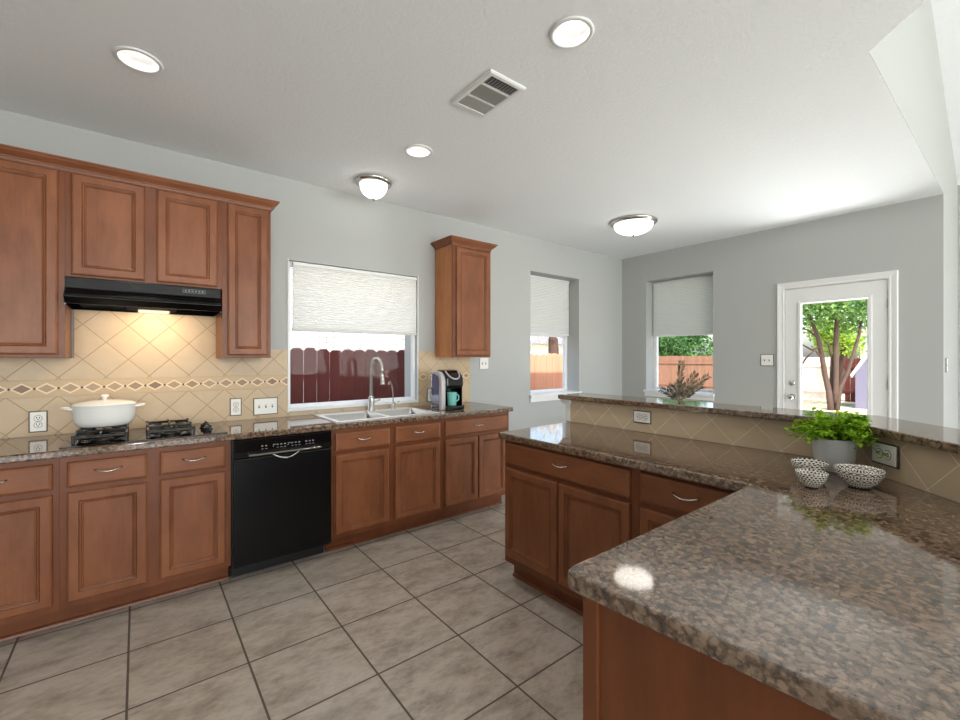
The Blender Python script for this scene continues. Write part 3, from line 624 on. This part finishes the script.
# outlets and switches: local x along the wall, z up, front towards -y
def plate(label, loc, rot, w, h, kind, border=True, cat='outlet', horiz=False, group=None):
    r = thing('wall_outlet' if cat == 'outlet' else 'light_switch', label, cat, loc, group, rot, local=True)
    if border: MB().box(-w/2-.006, -.0055, -h/2-.006, w/2+.006, -.0005, h/2+.006).build('border', M['bronze'], r, bevel=.002)
    MB().box(-w/2, -.0085, -h/2, w/2, -.002, h/2).build('cover_plate', M['plastic'], r, bevel=.002)
    for kx, kz, kd in kind:
        if kd == 'o':
            q = .5
            b = MB(); pts = [(kz+.016*math.cos(2*PI*i/20)*1.05, kx+.016*math.sin(2*PI*i/20)) for i in range(20)]
            b.prism(pts, -.0105, -.0085, 'y'); MB().prism([(a_*1.13+kz*(1-1.13), b_*1.13+kx*(1-1.13)) for a_, b_ in pts], -.0092, -.0084, 'y').build('receptacle_rim', M['bronze'], r); rc = b.build('receptacle', M['plastic'], r)
            s = MB()
            for dx, dz, a, c_ in ((-.006, .004, .0017, .005), (.006, .004, .0017, .005), (0, -.007, .003, .003)):
                if horiz: dx, dz, a, c_ = dz, -dx, c_, a
                s.box(kx+dx-a, -.0115, kz+dz-c_, kx+dx+a, -.0104, kz+dz+c_)
            s.build('slots', M['dark'], rc)
        else:
            b = MB().box(kx-.005, -.0095, kz-.011, kx+.005, -.0085, kz+.011).build('switch_slot', M['dark'], r)
            MB().box(kx-.0035, -.019, kz+.001, kx+.0035, -.0086, kz+.008).build('toggle', M['plastic'], b)
    return r
duo = [(0, .019, 'o'), (0, -.019, 'o')]
plate('white outlet on the tiles behind the cooktop, beside the white pot', (-.455, 3.589, 1.0), 0, .068, .112, duo)
plate('white single outlet on the tiles between the cooktop and the kitchen window', (.562, 3.589, 1.014), 0, .064, .116, duo)
plate('wide three-gang white switch plate on the tiles beside the kitchen window', (.762, 3.589, 1.006), 0, .158, .116, [(-.046, 0, 's'), (0, 0, 's'), (.046, 0, 's')], cat='switch')
plate('white outlet on the tiles beside the coffee maker', (2.222, 3.589, 1.012), 0, .07, .116, duo)
plate('white two-gang switch on the painted wall beside the small wall cabinet', (2.89, 3.5995, 1.312), 0, .116, .116, [(-.023, 0, 's'), (.023, 0, 's')], border=False, cat='switch')
hz = [(-.019, 0, 'o'), (.019, 0, 'o')]
plate('sideways white outlet in the half wall tiles at the open end of the peninsula', (2.4410, 1.478, 1.008), -PI/2, .108, .066, hz, horiz=True)
o45 = plate('sideways white outlet in the half wall tiles beside the potted fern', (2.4415-.295*r2-.001, .547-.295*r2+.001, 1.006), PI/4+PI, .112, .074, hz, horiz=True)
plate('white two-gang switch on the far wall beside the glass door', (5.4195, 1.785, 1.346), -PI/2, .116, .116, [(-.023, 0, 's'), (.023, 0, 's')], cat='switch')
plate('light switch on the bright wall of the next room past the glass door', (5.60, LY-.0005, 1.308), 0, .07, .116, [(0, 0, 's')], cat='switch')
# bowls
def bowl_mat(name, dots):
    t = NT(name); s = t.n('ShaderNodeSeparateXYZ', {0: t.co()}); an = t.m('ARCTAN2', s.outputs[1], s.outputs[0])
    if dots:
        k = t.m('DIVIDE', s.outputs[2], .0078); row = t.m('FLOOR', k)
        q = t.m('ADD', t.m('MULTIPLY', an, 24/(2*PI)), t.m('MULTIPLY', row, .5))
        fx_ = t.m('ABSOLUTE', t.m('SUBTRACT', t.m('FRACT', q), .5)); fz = t.m('ABSOLUTE', t.m('SUBTRACT', t.m('FRACT', k), .5))
        f = t.m('LESS_THAN', t.m('ADD', fx_, fz), .42)
    else:
        k = t.m('DIVIDE', s.outputs[2], .0125); row = t.m('MODULO', t.m('FLOOR', k), 2.0)
        a = t.m('GREATER_THAN', t.m('FRACT', t.m('MULTIPLY', an, 44/(2*PI))), .5)
        z1 = t.m('ABSOLUTE', t.m('SUBTRACT', t.m('FRACT', k), .5)); tri = t.m('ABSOLUTE', t.m('SUBTRACT', t.m('FRACT', t.m('MULTIPLY', an, 22/(2*PI))), .5))
        z2 = t.m('LESS_THAN', t.m('ABSOLUTE', t.m('SUBTRACT', tri, z1)), .13)
        f = t.m('ADD', t.m('MULTIPLY', row, t.m('MULTIPLY', a, t.m('LESS_THAN', z1, .3))), t.m('MULTIPLY', t.m('SUBTRACT', 1.0, row), z2))
    return t.set(col=t.mix(f, lin(226, 220, 210), lin(28, 26, 26)), rough=.25)
BM1, BM2 = bowl_mat('dotted_glaze', True), bowl_mat('banded_glaze', False)
def bowl(label, x, y, r, h, mat, tilt=0):
    o = thing('patterned_bowl', label, 'bowl', (x, y, .9145), None, local=True)
    k = r; fr = r*.42
    MB().lathe([(fr, .004), (fr*1.1, .006), (k*.72, h*.33), (k*.92, h*.68), (k, h*.97), (k*.99, h), (k*.95, h*.98), (k*.86, h*.68), (k*.66, h*.36), (fr, .012), (0, .010)], n=40).build('bowl_body', mat, o)
    MB().lathe([(fr*.95, 0), (fr, 0), (fr*1.02, .005), (0, .008)], n=30, close=True).build('foot', M['dark'], o)
def pos(u, D): a = (u-480)/434; c, s = math.cos(ANG), math.sin(ANG); return D*(c+a*s), D*(s-a*c)
bowl('small dotted black and white bowl closest to the plant pot, behind the front one', *pos(809.5, 1.665), .061, .060, BM1)
bowl('small dotted black and white bowl in front, at the counter middle', *pos(811.5, 1.535), .048, .054, BM1)
bowl('larger black and white bowl with zigzag bands beside the fern pot', *pos(859, 1.535), .071, .067, BM2)
# leaves
def quadleaf(m, p, d, up, L, Wd, curl=.25):
    d = d.normalized(); s = d.cross(up)
    s = s.normalized() if s.length > 1e-3 else Vector((1, 0, 0)); n = s.cross(d)
    a, b, c_, e = p, p+d*L*.45+s*Wd/2+n*L*curl*.2, p+d*L-n*L*curl*.5, p+d*L*.45-s*Wd/2+n*L*curl*.2
    m.add([a, b, c_, e, p+d*L*.5-n*L*.04], [(0, 1, 4), (1, 2, 4), (2, 3, 4), (3, 0, 4)])
pf = thing('potted_fern', 'bright green leafy fern in a pale grey round pot beside the bowls', 'potted plant', (*pos(834, 1.775), .9145))
px_, py_ = pos(834, 1.775)
MB().lathe([(.054, 0), (.060, .004), (.067, .05), (.0715, .12), (.072, .130), (.067, .130), (.062, .05), (0, .02)], (px_, py_, .9148), 40, close=True).build('pot', M['grey'], pf)
MB().lathe([(.065, .108), (.04, .118), (0, .120)], (px_, py_, .9148), 20).build('soil', M['soil'], pf)
random.seed(11); st = MB(); lf = MB()
for i in range(110):
    a = random.uniform(0, 2*PI); reach = random.uniform(.03, .155); rise = random.uniform(.035, .115)*(1.15-reach*3.2); drop = max(0, reach-.08)*random.uniform(.2, 1.1)
    if math.cos(a+PI/4) > .3: reach = min(reach, .075)
    b = Vector((px_+.03*math.cos(a)*random.random(), py_+.03*math.sin(a)*random.random(), 1.035)); pts = []
    for k in range(6):
        t = k/5; pts.append(b+Vector((math.cos(a)*reach*t, math.sin(a)*reach*t, rise*math.sin(min(1, t*1.2)*PI/2)*1.0-drop*t*t)))
    st.tube(pts, .0011, 4, False)
    for k in range(1, 6):
        for j in range(4):
            p = pts[k]+Vector([random.gauss(0, .006) for _ in range(3)]); d = Vector((random.gauss(math.cos(a), .8), random.gauss(math.sin(a), .8), random.gauss(.2, .5)))
            if p.z < 1.045 and (Vector((p.x-px_, p.y-py_)).length < .09): continue
            quadleaf(lf, p, d, Vector((0, 0, 1)), random.uniform(.016, .030), random.uniform(.014, .022))
st.build('stems', simple('fern_stem', (90, 120, 40), .6), pf); lf.build('foliage', leaf_fine('fern_leaf', (70, 138, 30), (196, 226, 70), 45), pf)
# dining table with vase of branches (seen over the bar)
dt = thing('dining_table', 'round wooden dining table hidden behind the raised bar', 'table', (4.1, 2.2, 0))
MB().lathe([(0, .72), (.50, .72), (.52, .735), (.52, .745), (.5, .75), (0, .75)], (4.1, 2.2, 0), 48).build('table_top', M['table'], dt)
MB().lathe([(.28, 0), (.28, .03), (.06, .08), (.045, .4), (.07, .68), (.16, .72)], (4.1, 2.2, 0), 28, close=True).build('pedestal', M['table'], dt)
vx, vy = pos(679.5, 4.15)
va = thing('branch_vase', 'grey-brown feathery branches rising behind the raised bar in front of the far window', 'plant', (vx, vy, .7505))
MB().lathe([(.03, 0), (.055, .02), (.06, .08), (.025, .15), (.02, .19), (.026, .20)], (vx, vy, .7508), 24, close=True).build('vase', M['grey'], va)
random.seed(5); st = MB(); lf = MB(); Rv = Vector((math.sin(ANG), -math.cos(ANG), 0)); Fv = Vector((math.cos(ANG), math.sin(ANG), 0))
for dx, dz, dy, n in ((.30, .26, .03, 26), (.13, .29, -.06, 22), (.03, .40, .02, 24), (-.17, .13, .04, 16), (-.06, .2, -.08, 16), (.07, .19, .09, 16), (.2, .17, -.05, 18), (-.11, .17, -.03, 16)):
    b = Vector((vx, vy, .94)); e = b+Rv*dx+Fv*dy+Vector((0, 0, dz)); m_ = (b+e)/2+Rv*(-dx*.18)+Vector((0, 0, .03)); pts = []
    for k in range(9): t = k/8; pts.append(b*(1-t)**2+m_*2*t*(1-t)+e*t*t)
    st.tube(pts, [.004-.003*k/8 for k in range(9)], 5)
    for k in range(n):
        t = .2+.8*k/n; i = min(7, int(t*8)); p = pts[i].lerp(pts[i+1], t*8-i); tg = (pts[i+1]-pts[i]).normalized()
        for s in (-1, 1):
            sd = tg.cross(Fv).normalized()*s; quadleaf(lf, p, tg*.8+sd*.9+Fv*random.gauss(0, .35), Fv, .065*(1.15-t*.5), .013, .1)
st.build('stems', simple('branch_bark', (96, 84, 66), .8), va); lf.build('leaves', leaf_fine('branch_leaf', (62, 66, 52), (132, 118, 98), 30, .15), va)
# ================================================================ CEILING FITTINGS
# real recesses: the ceiling is cut by building each can as a cylinder above it
def can(label, x, y, r=.094):
    o = thing('recessed_light', label, 'ceiling light', (x, y, H), 'recessed can lights', local=True)
    MB().lathe([(r, -.0005), (r, -.005), (r-.005, -.008), (r-.016, -.008), (r-.0195, -.002), (r-.024, .04), (r-.034, .074)], n=40).build('trim_ring', M['trim'], o)
    MB().lathe([(r-.034, .070), (r-.045, .066), (0, .064)], n=32).build('lens', M['bulb'], o)
    light('can_lamp', 'SPOT', (x, y, H+.006), 17, (1, .96, .9), (0, 0, -1), spot_size=math.radians(150), spot_blend=.7, shadow_soft_size=.075)
CANS = [('recessed ceiling light above the upper cabinets', .005, 2.60), ('recessed ceiling light beside the square vent, nearest the peninsula', 1.47, 1.225), ('smallest-looking recessed ceiling light, next to the bowl-shaped fixture by the wall', 1.495, 2.567)]
for l, x, y in CANS: can(l, x, y)
# cut the ceiling for the recesses
ceil = bpy.data.objects['ceiling']; import bmesh
me = ceil.data; bm_ = bmesh.new()
outer = [(-3.3, 3.62), (5.44, 3.62), (5.44, LY), (2.633, LY), (1.0, LY-1.633), (-3.3, LY-1.633)]
for zz in (H, H+.08):
    edges = []
    loops = [outer]+[[(x+.0755*math.cos(2*PI*k/32), y+.0755*math.sin(2*PI*k/32)) for k in range(32)] for _, x, y in CANS]
    for lp in loops:
        vv = [bm_.verts.new((p[0], p[1], zz)) for p in lp]
        edges += [bm_.edges.new((vv[i], vv[(i+1) % len(vv)])) for i in range(len(vv))]
    bmesh.ops.triangle_fill(bm_, use_beauty=True, use_dissolve=False, edges=edges)
bm_.verts.ensure_lookup_table(); nv = len(outer)+32*len(CANS); s_ = 0
for lp in [len(outer)]+[32]*len(CANS):
    for i in range(lp):
        a, b = s_+i, s_+(i+1) % lp
        bm_.faces.new((bm_.verts[a], bm_.verts[b], bm_.verts[nv+b], bm_.verts[nv+a]))
    s_ += lp
bmesh.ops.recalc_face_normals(bm_, faces=bm_.faces); bm_.to_mesh(me); bm_.free()
def dome(label, x, y, R_, rg, dz, en):
    o = thing('flush_ceiling_light', label, 'ceiling light', (x, y, H), 'bowl-shaped ceiling lights', local=True)
    MB().lathe([(R_*.96, -.0005), (R_, -.008), (R_*.98, -.02), (R_*.9, -.034), (rg, -.040), (rg-.004, -.030), (0, -.028)], n=48).build('ring', M['chrome'], o)
    pr = [(rg*math.cos(t*PI/2/10)+0, -.038-dz*math.sin(t*PI/2/10)) for t in range(11)]
    MB().lathe(pr, n=48).build('glass_bowl', M['dome'], o)
    MB().lathe([(.0, -.030-dz), (.014, -.036-dz), (.016, -.044-dz), (.007, -.050-dz), (.006, -.058-dz), (0, -.062-dz)], n=16).build('finial', M['chrome'], o)
dome('small bowl-shaped ceiling light near the wall above the sink', 1.470, 3.225, .145, .105, .10, 5)
dome('large bowl-shaped ceiling light over the dining corner', 4.01, 2.53, .235, .19, .095, 9)
vt = thing('ceiling_vent', 'square white ceiling air register between the recessed lights', 'vent', (1.465, 1.79, H))
v0x, v1x, v0y, v1y = 1.345, 1.585, 1.620, 1.962
MB().sweep([(v0x, v0y), (v1x, v0y), (v1x, v1y), (v0x, v1y)], [(0, H-.0005), (0, H-.006), (-.008, H-.012), (-.026, H-.012), (-.03, H-.006), (-.03, H-.0005)], closed=True).build('vent_frame', M['trim'], vt, fix=True)
MB().box(v0x+.03, v0y+.03, H-.003, v1x-.03, v1y-.03, H-.0008).build('duct', M['dark'], vt)
for y in (v0y+.098, v0y+.215): MB().box(v0x+.028, y, H-.011, v1x-.028, y+.012, H-.003).build('divider', M['trim'], vt)
lam = simple('louvre_grey', (168, 168, 164), .4)
m = MB()
for i in range(6):
    y = v0y+.034+i*.0108; m.add([(v0x+.03, y, H-.010), (v1x-.03, y, H-.010), (v1x-.03, y+.0035, H-.004), (v0x+.03, y+.0035, H-.004)], [(0, 1, 2, 3)])
for i in range(9):
    x = v0x+.034+i*.0195; m.box(x, v0y+.03, H-.0085, x+.003, v0y+.096, H-.004)
for i in range(22):
    x = v0x+.033+i*.0080; m.box(x, v0y+.112, H-.010, x+.0048, v0y+.213, H-.004)
for i in range(7):
    y = v0y+.229+i*.0122; m.box(v0x+.03, y, H-.010, v1x-.03, y+.0108, H-.004)
m.build('louvres', lam, vt)
# ================================================================ OUTSIDE
G = -.15
def grass():
    t = NT('lawn'); n = t.noise(t.co(), 1.2, 6, .7); return t.set(col=t.ramp(n, [(.38, lin(120, 140, 84)), (.52, lin(196, 184, 150)), (.7, lin(222, 210, 186))]), rough=.9)
struct(MB().box(-12, -20, G-.3, 5.7, 30, G-.001).box(5.7, -60, G-.3, 120, 120, G).build('ground', grass()))
def fence(label, p0, p1, z0, z1, cols, pw=.14, dog=True, group=None, seed=1):
    a, b = Vector((*p0, 0)), Vector((*p1, 0)); L = (b-a).length; d = (b-a)/L; nrm = Vector((-d.y, d.x, 0)); random.seed(seed)
    r = thing('wooden_fence', label, 'fence', (*((a+b)/2)[:2], z0), group)
    t = NT('fence_wood'); s = t.n('ShaderNodeSeparateXYZ', {0: t.co()}); q = t.m('FLOOR', t.m('DIVIDE', t.m('ADD', t.m('MULTIPLY', s.outputs[0], abs(d.x)), t.m('MULTIPLY', s.outputs[1], abs(d.y))), pw+.006))
    w = t.n('ShaderNodeTexWhiteNoise', {'W': q}, noise_dimensions='1D').outputs['Value']; n = t.noise(t.mapping((6, 6, .7)), 3, 5, .6)
    fm = t.set(col=t.mix(t.m('MULTIPLY', t.m('ADD', w, n), .5), lin(*cols[0]), lin(*cols[1])), rough=.85)
    m = MB(); i = 0; x = 0
    while x < L-pw:
        h = z1+random.uniform(-.012, .012); w_ = pw; c = .03; o = a+d*x
        off = nrm*random.uniform(0, .004)
        prof = [(0, z0), (w_, z0), (w_, h-c), (w_-c, h), (c, h), (0, h-c)]
        vs_ = [o+off+d*u+Vector((0, 0, z)) for u, z in prof]; vs2 = [v+nrm*.016 for v in vs_]
        m.add(vs_+vs2, [(0, 1, 2, 3, 4, 5), (11, 10, 9, 8, 7, 6)]+[(k, k+6, (k+1) % 6+6, (k+1) % 6) for k in range(6)])
        x += pw+.006
    m.build('pickets', fm, r, fix=True)
    m = MB()
    for z in (z0+.3, z1-.35):
        o = nrm*.018; e = nrm*.056
        m.prism([tuple((a+o)[:2]), tuple((b+o)[:2]), tuple((b+e)[:2]), tuple((a+e)[:2])], z, z+.085)
    m.build('rails', fm, r, fix=True)
fence('dark red-brown picket fence right outside the kitchen window', (.3, 5.05), (4.2, 5.05), G, 1.475, ((104, 46, 40), (84, 34, 30)), seed=2)
fence('orange cedar fence outside the narrow tall window', (4.25, 5.05), (7.0, 5.05), G, 1.44, ((228, 166, 134), (206, 132, 100)), seed=4)
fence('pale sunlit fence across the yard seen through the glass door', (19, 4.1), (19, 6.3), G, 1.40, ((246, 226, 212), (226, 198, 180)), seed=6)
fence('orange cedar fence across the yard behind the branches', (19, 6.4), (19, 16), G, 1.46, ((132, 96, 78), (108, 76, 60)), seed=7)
fence('dark red fence section beside the pale shed', (19.4, -3), (19.4, 4.05), G, 1.36, ((92, 36, 30), (72, 26, 22)), seed=8)
# neighbour's white brick wall
def brick():
    t = NT('white_brick'); b = t.n('ShaderNodeTexBrick', {'Vector': t.co('UV'), 'Color1': lin(222, 222, 222), 'Color2': lin(206, 206, 206), 'Mortar': lin(104, 100, 98), 'Scale': 1.0, 'Mortar Size': .006, 'Brick Width': .21, 'Row Height': .08})
    return t.set(col=b.outputs[0], rough=.8)
nb = thing('neighbour_house', 'white painted brick house wall beyond the dark red fence', 'house', (2, 7, G))
MB().box(-2, 6.5, G, 4.6, 9, 4.5).build('brick_wall', brick(), nb, uv=lambda x, y, z: (x+y, z))
gr = thing('neighbour_roof_house', 'grey-roofed house beyond the orange fence outside the tall window', 'house', (16, 20, G))
MB().box(9, 14, G, 24, 22, 2.0).build('house_wall', simple('pale_siding', (232, 228, 222), .8), gr)
MB().prism([(13.6, 2.0), (18, 4.6), (22.4, 2.0)], 8.8, 24.2, 'x').build('roof', simple('grey_shingle', (120, 116, 124), .9, var=.3), gr)
# shed
sh = thing('garden_shed', 'pale lavender garden shed with a white roof edge, seen through the glass door', 'shed', (18, 2.1, G))
sx0, sy1 = 16.9, 3.245
MB().prism([(.9, G), (sy1, G), (sy1, .88), (2.90, 1.52), (2.07, 2.05), (1.24, 1.52), (.9, .88)], sx0, sx0+2.1, 'x').build('shed_wall', simple('lavender_siding', (112, 110, 134), .7), sh)
MB().prism([(sy1+.07, .78), (sy1+.10, .86), (2.93, 1.60), (2.07, 2.16), (2.07, 2.06), (2.88, 1.52)], sx0-.1, sx0+2.2, 'x').build('roof_edge', M['trim'], sh)
fhs = thing('distant_house', 'pale blue and white house beyond the back fence', 'house', (28, 3.2, G))
MB().box(27, .5, G, 32, 5.0, 2.4).build('house_wall', simple('pale_blue_siding', (200, 214, 232), .7), fhs)
MB().prism([(.2, 2.4), (2.75, 3.6), (5.3, 2.4)], 26.8, 32.2, 'x').build('roof', simple('beige_roof', (170, 160, 130), .9), fhs)
# trees
bark = simple('tree_bark', (88, 68, 60), .85, var=.4); bark2 = simple('dark_bark', (84, 62, 52), .9, var=.4)
def clump(m, c, r, n, size, rng):
    for _ in range(n):
        v = Vector([rng.gauss(0, 1) for _ in range(3)]).normalized()*(rng.random()**.4); p = Vector((c[0]+v.x*r[0], c[1]+v.y*r[1], c[2]+v.z*r[2]))
        d = Vector([rng.gauss(0, 1) for _ in range(3)]); quadleaf(m, p, d, Vector((rng.gauss(0, .4), rng.gauss(0, .4), 1)), size*rng.uniform(.7, 1.3), size*.55)
rng = random.Random(21)
t1 = thing('crape_myrtle_tree', 'multi-trunk tree framed by the glass of the back door', 'tree', (15.6, 3.55, G))
def P(u, v, D): x, y = pos(u, D); return (x, y, 1.372+(357.8-v)*D/434)
DD = 12.7
trunks = MB()
for pts, r0, r1 in [
    ([(831, 411), (829, 392), (825, 375), (822, 357), (818, 338), (812, 322), (806, 310)], .085, .04),
    ([(834.5, 411), (835.5, 390), (836, 365), (836, 340), (837, 318), (839, 296)], .085, .05),
    ([(837, 410), (840, 388), (848, 371), (854, 352), (859, 335), (863, 312)], .07, .03),
    ([(829, 408), (831, 380), (832, 358), (829, 345), (824, 340)], .045, .03),
    ([(823, 360), (815, 350), (806, 358), (800, 368)], .035, .025),
    ([(820, 347), (812, 350), (803, 345)], .035, .02),
    ([(818, 338), (808, 330), (800, 328)], .03, .02)]:
    n = len(pts); trunks.tube([P(u, v, DD+rng.uniform(-.15, .15)) for u, v in pts], [r0+(r1-r0)*i/(n-1) for i in range(n)], 8)
trunks.build('trunk', bark, t1)
m = MB()
for u, v, D, r, n in [(800, 300, 12.6, 1.1, 900), (822, 300, 12.4, .95, 900), (845, 303, 12.6, .9, 800), (866, 312, 12.8, .7, 420), (833, 278, 12.5, 1.3, 900), (870, 292, 12.9, .9, 500), (812, 322, 13.3, .6, 220), (848, 325, 13.2, .55, 200)]:
    clump(m, P(u, v, D), (r, r, r*.62), n, .15, rng)
m.build('foliage', leaf_mat('myrtle_leaf', (80, 124, 74), (150, 182, 110)), t1)
def tree(label, x, y, h, cr, n, size, mat, tz=None):
    t = thing('yard_tree', label, 'tree', (x, y, G)); tz = tz or h*.45
    MB().tube([(x, y, G), (x+.1, y+.05, tz*.5), (x, y, tz), (x-.1, y, h*.7)], [.2, .17, .14, .05], 8).build('trunk', bark2, t)
    m = MB()
    for k in range(7): a = rng.uniform(0, 6.28); q_ = rng.uniform(.2, .75)*cr; clump(m, (x+q_*math.cos(a), y+q_*math.sin(a), h-cr*.55+rng.uniform(-.5, .4)*cr), (cr*.55, cr*.55, cr*.45), n//7, size, rng)
    m.build('foliage', mat, t)
lg = leaf_mat('yard_leaf_dark', (48, 78, 44), (98, 138, 80)); ly = leaf_mat('yard_leaf_yellow', (120, 156, 50), (180, 200, 90), .5)
tree('dark green tree behind the far window, on the side of the room corner', 21.0, 11.9, 2.85, 1.5, 3000, .2, lg, 1.3)
tree('dark green tree behind the far window, on the side of the back door', 21.0, 8.2, 2.85, 1.5, 3000, .2, lg, 1.3)
tree('tall dark green tree in the far window, deepest in the yard', 25.5, 12.6, 4.0, 2.5, 4200, .3, lg, 1.6)
tree('yellow-green tree behind the trunks of the back door tree', 23.5, 4.9, 3.0, 1.3, 1500, .2, ly, 1.4)
tree('bare-looking small tree outside the narrow tall window', 9.5, 8.6, 2.9, .9, 260, .16, leaf_mat('pale_leaf', (200, 190, 180), (230, 224, 214)), 1.9)
for o in list(bpy.data.objects):
    if '_o' in o: del o['_o']
